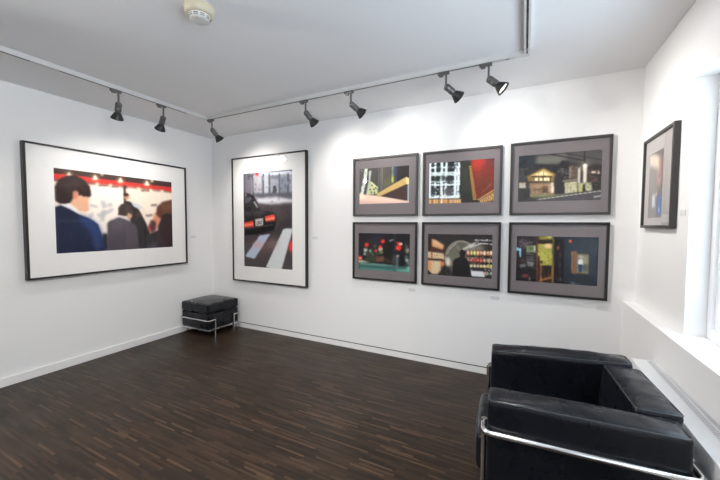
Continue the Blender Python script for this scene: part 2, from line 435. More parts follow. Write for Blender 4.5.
def paint_taxi():
    c = Canvas([(18, 33), (236, 19), (236, 465), (18, 453)], 110, 166, (78, 68, 70))
    c.rect(0, 0, 254, 160, (150, 152, 162)); c.poly([(90, 20), (236, 10), (236, 40), (90, 44)], (205, 212, 222)); c.poly([(120, 18), (236, 10), (236, 26), (120, 30)], (80, 84, 92))
    for x in (22, 60, 104, 132, 176, 214): c.rect(x, 36, x+7, 138, (70, 72, 82), .8, .6)
    c.rect(112, 44, 130, 130, (190, 194, 204), .7); c.rect(182, 50, 212, 120, (120, 128, 146), .7); c.rect(136, 45, 176, 60, (108, 112, 124), .8)
    c.rect(18, 30, 58, 125, (96, 92, 98), .7, 2); c.rect(64, 44, 100, 118, (168, 164, 168), .8, 1); c.ell(80, 36, 8, 8, (226, 50, 44), 1, .6); c.rect(36, 40, 62, 60, (60, 60, 66), .8, 1)
    c.ell(158, 98, 7, 9, (50, 50, 58)); c.poly([(148, 124), (152, 102), (166, 102), (170, 124)], (64, 62, 70), 1, .6)
    c.poly([(60, 126), (236, 118), (236, 150), (100, 152)], (88, 88, 98), 1, 1.5); c.poly([(80, 146), (160, 138), (236, 152), (236, 168), (140, 176), (80, 166)], (214, 216, 224), 1, 2)
    c.poly([(86, 176), (236, 170), (236, 465), (18, 465), (18, 300)], (76, 66, 68), 1, 3); c.poly([(60, 330), (236, 180), (236, 300), (120, 360)], (62, 54, 58), .7, 8)
    c.poly([(50, 340), (140, 335), (200, 380), (60, 400)], (120, 84, 84), .6, 6)
    # zebra stripes
    c.poly([(90, 312), (138, 304), (66, 418), (22, 408)], (178, 190, 212), 1, .8); c.poly([(60, 345), (112, 338), (98, 366), (64, 372)], (206, 158, 160), .7, 3)
    c.poly([(196, 281), (237, 280), (210, 380), (186, 465), (116, 456)], (212, 216, 218), 1, .8); c.ell(228, 360, 9, 26, (240, 46, 42), 1, 1.5); c.ell(150, 345, 30, 24, (180, 150, 150), .4, 5)
    # black taxi
    c.poly([(15, 122), (44, 122), (66, 134), (88, 180), (96, 200), (150, 204), (164, 222), (162, 262), (150, 290), (90, 305), (15, 312)], (28, 24, 28), 1, .8)
    c.poly([(22, 138), (48, 140), (70, 172), (30, 186)], (92, 96, 104), .9, 1.4); c.poly([(24, 172), (60, 150), (72, 165), (40, 190)], (34, 32, 38), .9, 1); c.poly([(70, 156), (86, 186), (78, 190), (62, 160)], (186, 190, 198), .8, .8)
    c.poly([(20, 200), (100, 198), (150, 208), (70, 222), (20, 226)], (70, 66, 72), .8, 2)
    c.poly([(20, 254), (62, 246), (63, 272), (21, 278)], (246, 74, 52), 1, .7); c.speck(18, 130, 150, 230, 30, [(96, 94, 100), (16, 14, 18), (130, 128, 134)], 9, 2, .5); c.speck(20, 40, 230, 150, 50, [(70, 72, 82), (190, 194, 204), (110, 112, 124)], 6, 8, .35); c.poly([(114, 226), (152, 217), (160, 224), (158, 244), (118, 250)], (248, 82, 60), 1, .7)
    c.poly([(20, 264), (62, 258), (62, 263), (20, 269)], (255, 170, 140), .9, .6); c.poly([(116, 238), (158, 230), (158, 235), (117, 243)], (255, 186, 150), .9, .6)
    c.poly([(72, 238), (106, 233), (106, 266), (72, 270)], (196, 192, 188), 1, .6); c.poly([(76, 250), (102, 246), (102, 250), (76, 255)], (80, 78, 84), .9, .5); c.poly([(76, 258), (100, 255), (100, 260), (76, 263)], (84, 82, 88), .9, .5)
    c.poly([(20, 290), (150, 268), (156, 280), (90, 300), (20, 306)], (14, 12, 14), 1, 1.5); c.line([(20, 284), (150, 262)], 3, (110, 106, 108), .8)
    c.grain(.014); c.img = c.blur(c.img, .55); return c

def paint_wedge():
    c = Canvas([(44, 63), (593, 40), (592, 438), (40, 440)], 130, 90, (78, 74, 72))
    c.poly([(440, 40), (600, 30), (600, 180), (440, 220)], (42, 36, 36)); c.rect(300, 40, 410, 280, (86, 84, 74), .8, 3)
    for x, w, k in ((270, 22, (104, 100, 98)), (230, 10, (60, 58, 58)), (150, 8, (60, 58, 60)), (60, 12, (60, 56, 60)), (318, 6, (120, 120, 104)), (345, 5, (70, 66, 62)), (386, 8, (64, 62, 58)), (295, 8, (150, 138, 128)), (250, 8, (120, 118, 112))): c.rect(x, 50, x+w, 320, k, .8, .8)
    c.poly([(300, 280), (310, 200), (400, 150), (410, 230)], (104, 110, 66), .6, 6)
    c.rect(400, 40, 420, 215, (128, 140, 120), .9, .8); c.ell(411, 185, 10, 36, (196, 196, 44), 1, 1.5); c.rect(380, 98, 430, 108, (60, 60, 66), .8, .7); c.rect(428, 45, 462, 210, (58, 68, 96), .9, 1.5)
    c.poly([(102, 60), (136, 58), (128, 150), (84, 340), (50, 340)], (214, 220, 206), 1, .8); c.poly([(150, 88), (178, 82), (170, 140), (140, 340), (120, 340), (148, 170)], (190, 200, 186), 1, 1)
    c.poly([(44, 70), (100, 62), (80, 170), (44, 330)], (92, 92, 94), .8, 2); c.line([(60, 100), (110, 190), (50, 260)], 6, (40, 40, 44), .6)
    c.poly([(160, 190), (190, 210), (240, 260), (250, 330), (120, 345), (150, 250)], (198, 204, 150), 1, 1.5)
    for x, y in ((182, 240), (205, 285), (165, 285), (210, 318), (175, 315), (225, 270)): c.ell(x, y, 9, 11, (78, 82, 66), .85, .8)
    c.speck(44, 80, 140, 330, 30, [(60, 60, 62), (150, 152, 148), (220, 224, 214)], 5, 12, .4); c.speck(200, 60, 400, 300, 40, [(60, 58, 56), (120, 118, 108)], 4, 18, .35)
    c.line([(170, 205), (250, 270)], 8, (240, 236, 200), .9)
    c.poly([(225, 345), (250, 325), (556, 162), (600, 182), (560, 240), (280, 356)], (206, 172, 104), 1, .8); c.poly([(556, 162), (600, 182), (596, 250), (560, 240)], (240, 210, 160), 1, .8)
    for k in range(14): c.line([(270+k*21, 325-k*11), (285+k*20, 345-k*8.4)], 2.5, (150, 116, 66), .6)
    c.poly([(285, 357), (562, 240), (580, 250), (578, 420), (300, 368)], (72, 52, 50), 1, .8); c.poly([(574, 252), (596, 246), (592, 436), (572, 415)], (170, 184, 196), 1, .8)
    c.poly([(40, 325), (80, 335), (240, 352), (596, 420), (596, 440), (38, 440)], (244, 208, 186), 1, 1); c.poly([(40, 325), (90, 338), (120, 372), (40, 380)], (255, 236, 206), .9, 3); c.poly([(40, 400), (590, 430), (590, 440), (40, 440)], (220, 172, 160), .7, 3)
    c.grain(.012); c.img = c.blur(c.img, .5); return c

def paint_lamps_street():
    c = Canvas([(33, 32), (587, 42), (582, 448), (45, 416)], 130, 90, (22, 20, 28))
    c.poly([(150, 90), (330, 60), (330, 180), (150, 180)], (50, 46, 66), .9, 10); c.poly([(300, 130), (430, 40), (430, 280), (310, 290)], (16, 14, 18), 1, 2)
    c.poly([(120, 285), (230, 278), (240, 340), (150, 340), (100, 320)], (56, 66, 44), 1, 2); c.poly([(225, 282), (318, 280), (318, 335), (230, 340)], (120, 78, 56), 1, 1)
    for k in range(8): c.line([(230+k*12, 282), (226+k*12, 338)], 3, (70, 46, 36), .8)
    c.poly([(318, 292), (420, 330), (420, 360), (318, 345)], (62, 50, 40), .9, 2)
    for x, y, r, k in ((115, 215, 22, (190, 206, 190)), (108, 256, 16, (160, 180, 168)), (165, 225, 16, (120, 190, 140)), (176, 240, 12, (60, 150, 110)), (215, 175, 16, (90, 96, 50)), (275, 205, 22, (246, 230, 190)), (280, 238, 18, (120, 160, 100)), (225, 225, 20, (170, 60, 60)), (240, 252, 14, (70, 100, 60)), (150, 262, 14, (60, 70, 50)), (195, 262, 14, (86, 110, 80))): c.ell(x, y, r, r*1.1, k, .95, 1.6)
    for x, y, r in ((125, 160, 22), (298, 124, 20), (270, 180, 14), (232, 222, 10), (464, 190, 30)): c.ell(x, y, r*1.5, r*1.4, (150, 20, 20), .5, 3); c.ell(x, y, r, r*.95, (240, 44, 36), 1, 1.2)
    c.ell(484, 150, 24, 16, (255, 224, 196), 1, 1.3); c.ell(460, 140, 24, 12, (236, 60, 44), .9, 1.4); c.ell(452, 196, 8, 8, (255, 150, 120), 1, 1)
    c.poly([(362, 112), (408, 96), (408, 116), (366, 130)], (150, 150, 160), .9, 1)
    c.ell(56, 298, 26, 22, (250, 66, 34), 1, 1.4); c.ell(48, 300, 7, 6, (255, 220, 160), 1, .8); c.ell(68, 298, 7, 6, (255, 200, 140), 1, .8); c.poly([(34, 322), (80, 318), (170, 345), (60, 352), (34, 350)], (206, 206, 180), .9, 1.6)
    c.poly([(40, 350), (200, 350), (420, 372), (585, 390), (585, 450), (45, 420)], (56, 104, 98), 1, 1.6); c.poly([(60, 352), (300, 362), (420, 376), (418, 384), (60, 362)], (150, 180, 170), .8, 1.4); c.poly([(60, 395), (420, 420), (420, 432), (60, 412)], (90, 160, 150), .8, 1.6)
    c.line([(422, 36), (426, 380)], 5, (90, 96, 100), .7); c.ell(422, 42, 6, 6, (220, 220, 220), .9, .7)
    c.poly([(400, 262), (420, 250), (424, 350), (402, 350)], (80, 110, 96), .7, 2); c.poly([(436, 268), (466, 262), (462, 410), (438, 400)], (120, 140, 140), .8, 2); c.ell(460, 278, 14, 12, (210, 170, 170), .8, 1.5)
    c.poly([(470, 285), (530, 280), (535, 370), (470, 380)], (16, 16, 18), 1, 1.4)
    for x, y, k in ((548, 170, (90, 90, 70)), (560, 235, (150, 80, 70)), (552, 320, (226, 236, 226)), (566, 350, (120, 150, 140)), (544, 290, (100, 130, 130)), (570, 395, (150, 200, 190)), (545, 210, (70, 100, 70)), (560, 215, (190, 180, 160))): c.ell(x, y, 18, 20, k, .85, 1.8)
    c.speck(95, 190, 310, 290, 70, [(60, 110, 80), (180, 190, 170), (30, 34, 32), (150, 70, 60)], 6, 6, .5); c.speck(530, 150, 584, 420, 40, [(110, 150, 140), (40, 50, 50), (190, 200, 190)], 6, 8, .5)
    c.poly([(440, 415), (580, 405), (582, 446), (440, 432)], (126, 186, 172), .8, 2); c.line([(440, 405), (560, 372)], 5, (60, 90, 84), .9)
    c.grain(.014); c.img = c.blur(c.img, .5); return c

def paint_facade():
    c = Canvas([(34, 66), (640, 30), (643, 430), (32, 450)], 140, 94, (34, 40, 42))
    rng = c.rng
    for x in (45, 95, 155, 200, 285, 315): c.line([(x, 60), (x-4+rng.uniform(-4, 4), 395)], 24, (238, 252, 254), 1, 1)
    for y in (110, 160, 178, 240, 270, 385): c.line([(35, y), (330, y-4)], 17 if y != 385 else 30, (238, 252, 254), 1, 1)
    for x, y, rx, ry, k in ((95, 215, 38, 26, (40, 56, 52)), (225, 215, 44, 30, (52, 56, 58)), (225, 330, 42, 42, (92, 90, 96)), (85, 330, 26, 42, (50, 54, 60)), (125, 118, 24, 20, (34, 60, 64)), (250, 110, 40, 16, (44, 46, 50)), (165, 205, 14, 30, (66, 82, 84)), (262, 78, 34, 14, (36, 40, 42))): c.ell(x, y, rx, ry, k, .95, 1.8)
    for _ in range(120):
        x, y = rng.uniform(36, 326), rng.uniform(60, 395); c.rect(x, y, x+rng.uniform(5, 20), y+rng.uniform(3, 10), rng.choice([(246, 255, 255), (30, 40, 44), (246, 255, 255)]), .6, .6)
    for x in (60, 76, 112, 135, 180, 215, 240, 262, 300): c.line([(x, 70), (x, 395)], 2, (60, 74, 80), .6, .4)
    c.poly([(30, 408), (345, 402), (348, 445), (30, 452)], (206, 150, 96), 1, 1)
    for k in range(14): c.rect(40+k*22, 406, 50+k*22, 448, rng.choice([(244, 214, 150), (160, 96, 60), (232, 176, 110), (214, 160, 150)]), .85, .8)
    c.line([(160, 330), (158, 448)], 12, (250, 246, 226), 1, .8)
    c.poly([(330, 40), (440, 38), (420, 110), (440, 300), (476, 412), (350, 445), (335, 280)], (52, 54, 48), 1, 1); c.poly([(358, 130), (390, 120), (396, 330), (362, 330)], (76, 82, 66), .7, 5); c.poly([(350, 410), (470, 400), (470, 440), (350, 446)], (58, 48, 52), 1, 2)
    c.poly([(432, 38), (640, 28), (644, 320), (470, 410), (420, 240)], (136, 46, 34), 1, 1); c.poly([(432, 40), (570, 34), (500, 160), (440, 120)], (196, 54, 36), .9, 5); c.poly([(470, 180), (530, 160), (510, 210), (480, 210)], (190, 110, 90), .5, 6); c.poly([(480, 200), (640, 150), (640, 330), (490, 390)], (112, 60, 44), .6, 8)
    c.poly([(560, 34), (640, 28), (640, 130), (600, 90)], (90, 44, 56), .8, 4)
    for k in range(9): c.line([(575+k*8, 40+k*2), (600+k*6, 90+k*4)], 2, (150, 80, 80), .6)
    for k in range(16): c.line([(452+k*12, 44), (500+k*10, 380-k*4)], 2.2, [(94, 34, 28), (170, 70, 50)][k % 2], .45, .5)
    c.speck(500, 200, 636, 330, 40, [(150, 90, 60), (80, 40, 34), (176, 110, 76)], 7, 3, .5)
    c.poly([(408, 80), (432, 86), (450, 260), (482, 402), (446, 412), (416, 260)], (74, 52, 30), 1, .8)
    for k in range(17):
        t = k/16; x = 410+t*42; y = 92+t*300; w = 22+10*t; c.poly([(x, y+12), (x+w, y+4), (x+w+2, y+11), (x+2, y+21)], (230, 186, 96), 1, .5)
    c.poly([(500, 408), (640, 320), (642, 425), (520, 440)], (150, 100, 56), 1, 1); c.line([(490, 412), (642, 318)], 8, (232, 190, 110), .9, .6)
    for k in range(8): c.line([(520+k*16, 408-k*9), (532+k*15, 436-k*4)], 6, (246, 220, 150), .9, .6)
    for k in range(6): c.line([(540+k*14, 340-k*12), (548+k*14, 322-k*14)], 3, (220, 150, 90), .7)
    c.grain(.012); c.img = c.blur(c.img, .45); return c

def paint_silhouette():
    c = Canvas([(27, 38), (630, 47), (626, 448), (27, 422)], 140, 94, (48, 42, 42)); rng = c.rng
    c.ell(340, 260, 150, 160, (176, 166, 150), .95, .8); c.ell(340, 264, 140, 150, (104, 100, 92), 1, 1.6); c.poly([(215, 250), (300, 130), (330, 260), (280, 330)], (126, 124, 104), .7, 5); c.poly([(385, 200), (540, 150), (560, 260), (390, 270)], (168, 140, 100), .6, 6)
    c.poly([(205, 230), (270, 170), (330, 250), (320, 300), (250, 290), (200, 330)], (112, 112, 92), .8, 5); c.line([(290, 120), (340, 180)], 6, (150, 150, 140), .6); c.line([(230, 180), (300, 130)], 5, (190, 190, 180), .6)
    c.poly([(340, 190), (460, 120), (540, 150), (560, 190), (400, 210)], (150, 146, 138), .8, 4); c.line([(360, 185), (470, 128)], 16, (230, 228, 216), .9, 1.4); c.line([(420, 165), (520, 130)], 10, (236, 230, 220), .9, 1); c.line([(400, 150), (500, 112)], 6, (220, 216, 206), .8, .8)
    c.poly([(200, 260), (240, 262), (245, 340), (205, 340)], (236, 238, 230), .95, 2.5); c.line([(214, 230), (240, 175), (290, 128)], 6, (206, 204, 196), .8, .8); c.line([(300, 150), (330, 200)], 8, (170, 168, 156), .7, 1)
    for x in range(470, 640, 14):
        c.rect(x, 92+rng.uniform(-4, 4)+(0 if x < 520 else 2), x+8, 106, (250, 250, 246), .9, .5)
        if x > 495: c.rect(x, 120+(x-490)*.06, x+8, 132+(x-490)*.06, (250, 248, 240), .9, .5)
    # shelves of lanterns
    for y0, y1, base in ((190, 240, (206, 168, 110)), (262, 302, (186, 110, 84)), (318, 354, (178, 168, 120)), (384, 420, (120, 112, 100))):
        c.poly([(385, y0+6), (628, y0), (628, y1), (390, y1)], (58, 42, 34), 1, 1)
        for x in np.arange(396, 626, 30):
            k = np.array(base)+rng.normal(0, 26, 3); 
            if y0 == 262 and 450 < x < 540: k = np.array((196, 60, 56))
            c.ell(x+12, (y0+y1)/2, 15, (y1-y0)/2-2, np.clip(k, 0, 255), 1, 1); c.ell(x+12, (y0+y1)/2-4, 9, 10, np.clip(k+95, 0, 255), .95, 1.2)
        c.line([(390, y1+5), (628, y1+5)], 10, (34, 26, 24), 1, .7)
    c.poly([(436, 376), (548, 382), (566, 434), (440, 426)], (226, 228, 232), 1, 1); c.line([(440, 350), (620, 362)], 10, (40, 34, 32), 1, 1)
    for _ in range(22): x, y = rng.uniform(560, 626), rng.uniform(260, 420); c.ell(x, y, 6, 5, (240, 236, 220), .8, .7)
    # big lanterns at the left
    c.poly([(60, 85), (110, 100), (180, 150), (170, 190), (60, 160)], (226, 160, 108), 1, 1.4); c.poly([(70, 95), (180, 145), (176, 165), (90, 130)], (250, 214, 170), .8, 3); c.poly([(28, 80), (62, 84), (60, 180), (28, 190)], (52, 34, 30), 1, 2)
    c.poly([(60, 160), (170, 192), (165, 215), (40, 200)], (90, 44, 30), 1, 1.5)
    c.poly([(28, 205), (180, 222), (190, 280), (28, 270)], (222, 190, 150), 1, 1.4); c.poly([(60, 210), (72, 210), (70, 272), (58, 270)], (120, 60, 50), .8, 1)
    c.line([(28, 276), (170, 284)], 14, (44, 26, 22), 1, 1)
    c.poly([(28, 286), (160, 292), (158, 380), (120, 420), (60, 415), (28, 370)], (224, 196, 156), 1, 1.6); c.poly([(28, 286), (56, 288), (60, 400), (28, 360)], (230, 130, 60), .8, 3); c.poly([(150, 295), (190, 300), (190, 340), (156, 350)], (230, 140, 80), 1, 2)
    c.poly([(28, 380), (70, 416), (28, 422)], (40, 28, 26), 1, 1.5); c.poly([(160, 345), (250, 345), (260, 425), (150, 425)], (34, 30, 30), .75, 3); c.speck(165, 345, 255, 420, 14, [(120, 100, 90), (30, 26, 26), (170, 150, 130)], 6, 8, .5); c.ell(245, 312, 8, 12, (220, 150, 80), .9, 1)
    # person seen as a dark shape from behind
    c.poly([(258, 432), (272, 285), (300, 265), (330, 256), (336, 236), (326, 218), (334, 196), (356, 186), (378, 194), (386, 216), (378, 246), (384, 262), (404, 276), (424, 330), (442, 440)], (22, 17, 20), 1, .6)
    c.speck(30, 210, 180, 270, 30, [(160, 110, 80), (240, 220, 190), (120, 70, 50)], 5, 6, .5); c.speck(60, 295, 155, 400, 24, [(180, 140, 104), (244, 224, 190)], 5, 8, .45); c.speck(396, 190, 626, 352, 90, [(250, 230, 190), (90, 50, 40), (220, 170, 110), (150, 60, 50)], 5, 6, .55)
    c.grain(.012); c.img = c.blur(c.img, .4); return c

def paint_night_house():
    c = Canvas([(40, 80), (690, 29), (682, 420), (31, 437)], 150, 100, (58, 54, 54)); rng = c.rng
    c.poly([(40, 80), (180, 70), (170, 150), (40, 200)], (46, 52, 56), 1, 4); c.poly([(180, 80), (400, 60), (440, 90), (380, 140), (170, 150)], (112, 110, 102), 1, 3); c.poly([(440, 45), (690, 30), (690, 150), (430, 125)], (84, 82, 80), 1, 3)
    c.poly([(150, 140), (350, 150), (380, 110), (430, 130), (430, 250), (330, 215), (240, 170), (160, 180)], (44, 42, 46), 1, 1.5)
    c.line([(280, 66), (560, 118)], 7, (30, 28, 30), 1, .6); c.line([(420, 62), (690, 112)], 4, (36, 34, 36), .9, .5); c.line([(550, 44), (552, 150)], 10, (40, 38, 40), 1, .6)
    c.poly([(36, 170), (75, 180), (80, 220), (100, 236), (100, 290), (36, 300)], (74, 76, 74), .9, 3)
    c.poly([(104, 236), (235, 172), (336, 222), (318, 240), (316, 282), (116, 284)], (140, 116, 64), 1, 1); c.poly([(130, 230), (235, 184), (310, 222), (290, 238), (150, 240)], (214, 184, 116), 1, 1.2); c.line([(104, 238), (235, 174), (338, 226)], 7, (120, 88, 40), 1, .6)
    c.poly([(170, 222), (230, 200), (268, 216), (262, 224), (180, 228)], (255, 240, 190), 1, .8); c.line([(200, 205), (190, 228)], 3, (120, 90, 40)); c.line([(235, 200), (235, 228)], 3, (120, 90, 40))
    c.rect(140, 234, 300, 244, (70, 50, 28), 1, .7); c.rect(160, 246, 290, 276, (80, 56, 36), 1, .6)
    for x in (166, 200, 234, 262): c.rect(x, 247, x+26 if x < 260 else x+20, 274, (255, 236, 190), 1, .7)
    c.rect(60, 276, 320, 290, (62, 46, 36), 1, 1); c.poly([(120, 290), (316, 282), (318, 392), (130, 400)], (146, 120, 92), 1, 1.5)
    c.rect(140, 300, 280, 322, (172, 142, 108), .8, 2); c.rect(226, 314, 270, 366, (90, 66, 54), .9, 1.4); c.rect(150, 330, 225, 345, (110, 80, 60), .9, 1.2); c.rect(292, 285, 312, 362, (255, 246, 226), 1, 1.6); c.rect(270, 300, 290, 360, (196, 164, 130), .8, 1.5)
    c.poly([(42, 286), (96, 282), (96, 326), (42, 330)], (188, 176, 158), 1, .8); c.rect(36, 334, 130, 428, (58, 58, 56), 1, 1)
    for k in range(9): c.line([(44+k*10, 336), (44+k*10, 424)], 2, (36, 36, 36), .8, .4)
    c.poly([(330, 210), (420, 200), (420, 240), (380, 268), (390, 370), (320, 372)], (52, 50, 54), 1, 1.2); c.rect(345, 180, 420, 214, (66, 66, 70), 1, 1); c.poly([(380, 268), (500, 248), (496, 270), (384, 282)], (130, 124, 112), 1, 1)
    c.rect(430, 155, 500, 255, (88, 74, 66), 1, 1.4); c.rect(436, 160, 446, 250, (186, 170, 150), .8, 1); c.rect(456, 190, 474, 240, (120, 96, 76), .9, 1)
    c.poly([(398, 284), (494, 276), (498, 358), (400, 372)], (190, 186, 152), 1, 1)
    for x in (420, 446, 472): c.line([(x, 284), (x, 366)], 3, (130, 126, 104), .8, .5)
    c.line([(398, 304), (494, 296)], 3, (150, 146, 120), .8, .5)
    c.poly([(500, 180), (520, 160), (520, 290), (500, 290)], (236, 226, 206), .9, 1.2); c.poly([(540, 160), (572, 160), (568, 285), (540, 285)], (230, 214, 196), 1, 1.2); c.ell(556, 154, 34, 28, (255, 236, 206), .45, 5); c.ell(556, 154, 17, 14, (255, 252, 240), 1, 1)
    c.poly([(505, 290), (612, 280), (612, 345), (505, 360)], (172, 172, 140), 1, 1); c.rect(518, 290, 530, 360, (190, 180, 60), .8, 1); c.poly([(540, 300), (556, 296), (562, 352), (538, 358)], (40, 36, 38), 1, .8)
    c.poly([(576, 160), (690, 150), (690, 340), (620, 345), (600, 270)], (54, 48, 48), 1, 1.4); c.poly([(580, 190), (670, 182), (668, 215), (582, 222)], (90, 70, 60), 1, 1); c.rect(606, 198, 640, 212, (240, 220, 200), 1, .7); c.rect(655, 196, 668, 218, (224, 200, 180), 1, .7); c.rect(590, 235, 650, 275, (84, 62, 54), .9, 1.5)
    c.speck(330, 150, 500, 270, 50, [(120, 104, 90), (50, 44, 44), (176, 160, 140), (80, 70, 66)], 8, 6, .5); c.speck(580, 160, 685, 330, 50, [(110, 90, 80), (40, 36, 38), (150, 126, 110)], 8, 5, .5)
    c.speck(130, 290, 318, 392, 50, [(180, 150, 116), (110, 84, 66), (210, 180, 140)], 9, 5, .45); c.speck(44, 170, 110, 300, 24, [(110, 110, 104), (50, 52, 52)], 7, 7, .5); c.speck(400, 280, 610, 350, 30, [(210, 206, 176), (130, 126, 104)], 6, 8, .4)
    c.poly([(130, 400), (500, 366), (690, 340), (684, 425), (31, 440)], (84, 80, 84), 1, 1); c.poly([(130, 385), (400, 375), (400, 385), (150, 405)], (130, 136, 96), .9, 2)
    c.speck(200, 380, 680, 425, 40, [(100, 96, 100), (66, 62, 66)], 16, 3, .4)
    c.line([(180, 418), (684, 348)], 6, (196, 196, 180), .9, .6); c.poly([(620, 392), (684, 380), (684, 392), (630, 402)], (190, 188, 180), .9, 1); c.poly([(40, 400), (200, 405), (180, 436), (33, 437)], (60, 58, 58), .8, 3)
    c.grain(.014); c.img = c.blur(c.img, .5); return c

def paint_doorway():
    c = Canvas([(40, 33), (690, 40), (672, 424), (30, 385)], 150, 100, (40, 36, 42)); rng = c.rng
    c.poly([(340, 40), (690, 40), (675, 425), (380, 410)], (36, 46, 58), 1, 2); c.poly([(420, 60), (690, 60), (680, 330), (430, 300)], (46, 60, 74), .8, 10); c.poly([(540, 50), (690, 45), (690, 200), (600, 120)], (70, 82, 92), .6, 12)
    c.poly([(36, 40), (190, 38), (190, 390), (30, 385)], (40, 32, 36), 1, 1.5); c.poly([(70, 60), (150, 66), (150, 120), (60, 120)], (110, 96, 106), .6, 4)
    for _ in range(40): x, y = rng.uniform(55, 165), rng.uniform(60, 125); c.ell(x, y, 6, 4, rng.choice([(150, 140, 150), (40, 34, 40), (120, 100, 110)]), .6, .7)
    c.poly([(34, 125), (76, 130), (74, 200), (62, 200), (60, 150), (34, 148)], (150, 206, 236), 1, .8)
    c.rect(116, 108, 190, 164, (134, 150, 112), 1, 1.2); c.ell(152, 132, 22, 18, (90, 120, 66), .8, 1.5); c.rect(178, 112, 188, 160, (230, 230, 214), .8, .8)
    for y in (176, 198, 218): c.line([(116, y), (178, y+4)], 10, (112, 122, 120), .9, 1)
    c.poly([(120, 232), (176, 236), (170, 272), (122, 268)], (150, 154, 152), .9, 1.4); c.poly([(62, 258), (112, 250), (112, 278), (66, 284)], (130, 138, 138), .8, 1.4); c.ell(92, 228, 22, 16, (90, 64, 66), .8, 2)
    c.poly([(40, 285), (190, 290), (190, 385), (36, 380)], (26, 22, 24), 1, 2); c.ell(108, 346, 26, 14, (140, 44, 58), 1, 1.4); c.ell(140, 372, 8, 14, (150, 150, 150), .7, 1)
    c.poly([(180, 38), (330, 34), (330, 84), (180, 90)], (60, 50, 34), 1, 1); c.poly([(220, 40), (322, 34), (322, 58), (220, 62)], (170, 160, 62), 1, 2); c.ell(302, 42, 14, 10, (226, 220, 140), .8, 1.5)
    c.rect(190, 70, 340, 96, (34, 28, 28), 1, 1)
    c.rect(206, 96, 322, 268, (172, 166, 70), 1, 1); c.speck(208, 98, 320, 266, 70, [(206, 204, 110), (130, 128, 50), (220, 214, 150), (110, 100, 44)], 8, 7, .5); c.poly([(252, 96), (318, 96), (318, 130), (290, 134), (252, 122)], (226, 176, 120), 1, 1.5); c.ell(290, 112, 22, 12, (250, 226, 190), .8, 2)
    for y in (140, 162, 184, 206, 228, 250): c.line([(210, y), (320, y+2)], 3, (140, 142, 50), .7, .5)
    for x in (236, 262, 290): c.line([(x, 130), (x, 260)], 3, (150, 150, 54), .6, .5)
    c.ell(240, 200, 30, 44, (206, 206, 90), .6, 5); c.rect(204, 190, 222, 270, (40, 34, 30), 1, 1); c.ell(232, 238, 12, 12, (50, 40, 32), .9, 1)
    c.poly([(206, 268), (326, 262), (326, 400), (206, 396)], (56, 42, 32), 1, 1); c.poly([(240, 276), (312, 272), (312, 340), (244, 350)], (28, 24, 24), 1, 1.4)
    for x in (232, 322): c.line([(x, 250), (x-2, 396)], 10, (190, 118, 56), 1, .8)
    c.line([(210, 385), (318, 356)], 14, (186, 122, 62), 1, 1); c.line([(200, 70), (200, 395)], 9, (138, 62, 42), 1, .8); c.line([(255, 300), (260, 360)], 5, (120, 80, 50), .8); c.line([(288, 296), (288, 350)], 5, (120, 80, 50), .8)
    c.line([(330, 36), (326, 400)], 10, (122, 116, 52), .9, .8)
    c.poly([(342, 60), (412, 60), (410, 404), (336, 400)], (26, 20, 26), 1, 1)
    for x, y, k in ((368, 126, (190, 120, 70)), (384, 180, (90, 80, 60)), (380, 260, (90, 90, 90)), (378, 310, (70, 70, 80)), (384, 370, (120, 110, 90)), (372, 220, (60, 50, 46))): c.ell(x, y, 8, 20, k, .8, 1.4)
    c.poly([(452, 64), (476, 64), (468, 92), (458, 92)], (240, 70, 40), 1, 1); c.ell(464, 72, 5, 5, (255, 190, 140), .8, .7)
    c.poly([(470, 155), (516, 150), (500, 330), (470, 320)], (150, 104, 72), 1, .8); c.line([(492, 160), (488, 322)], 3, (96, 62, 44)); c.poly([(510, 168), (610, 174), (604, 330), (500, 322)], (130, 96, 66), 1, .8)
    c.poly([(516, 176), (604, 182), (598, 320), (510, 312)], (128, 134, 122), 1, .8); c.rect(555, 190, 600, 250, (160, 156, 120), .8, 2); c.rect(556, 255, 600, 310, (76, 78, 70), .8, 2); c.poly([(530, 180), (560, 184), (560, 206), (534, 206)], (196, 200, 190), .8, 1.4)
    c.ell(544, 202, 9, 11, (200, 166, 140), 1, .7); c.poly([(524, 222), (540, 212), (560, 216), (562, 254), (526, 256)], (226, 228, 230), 1, .8); c.poly([(522, 256), (554, 256), (550, 314), (526, 314)], (44, 70, 106), 1, .8)
    c.speck(40, 60, 188, 385, 60, [(84, 72, 78), (28, 22, 26), (110, 104, 108), (60, 56, 60)], 9, 6, .45); c.speck(210, 275, 320, 390, 40, [(150, 96, 50), (26, 22, 22), (90, 60, 40)], 4, 9, .5); c.speck(342, 70, 408, 395, 40, [(70, 60, 58), (16, 12, 16), (110, 90, 70)], 5, 9, .45)
    c.ell(480, 402, 22, 12, (120, 130, 140), .7, 2); c.ell(520, 408, 20, 8, (80, 90, 100), .7, 2)
    c.grain(.014); c.img = c.blur(c.img, .5); return c

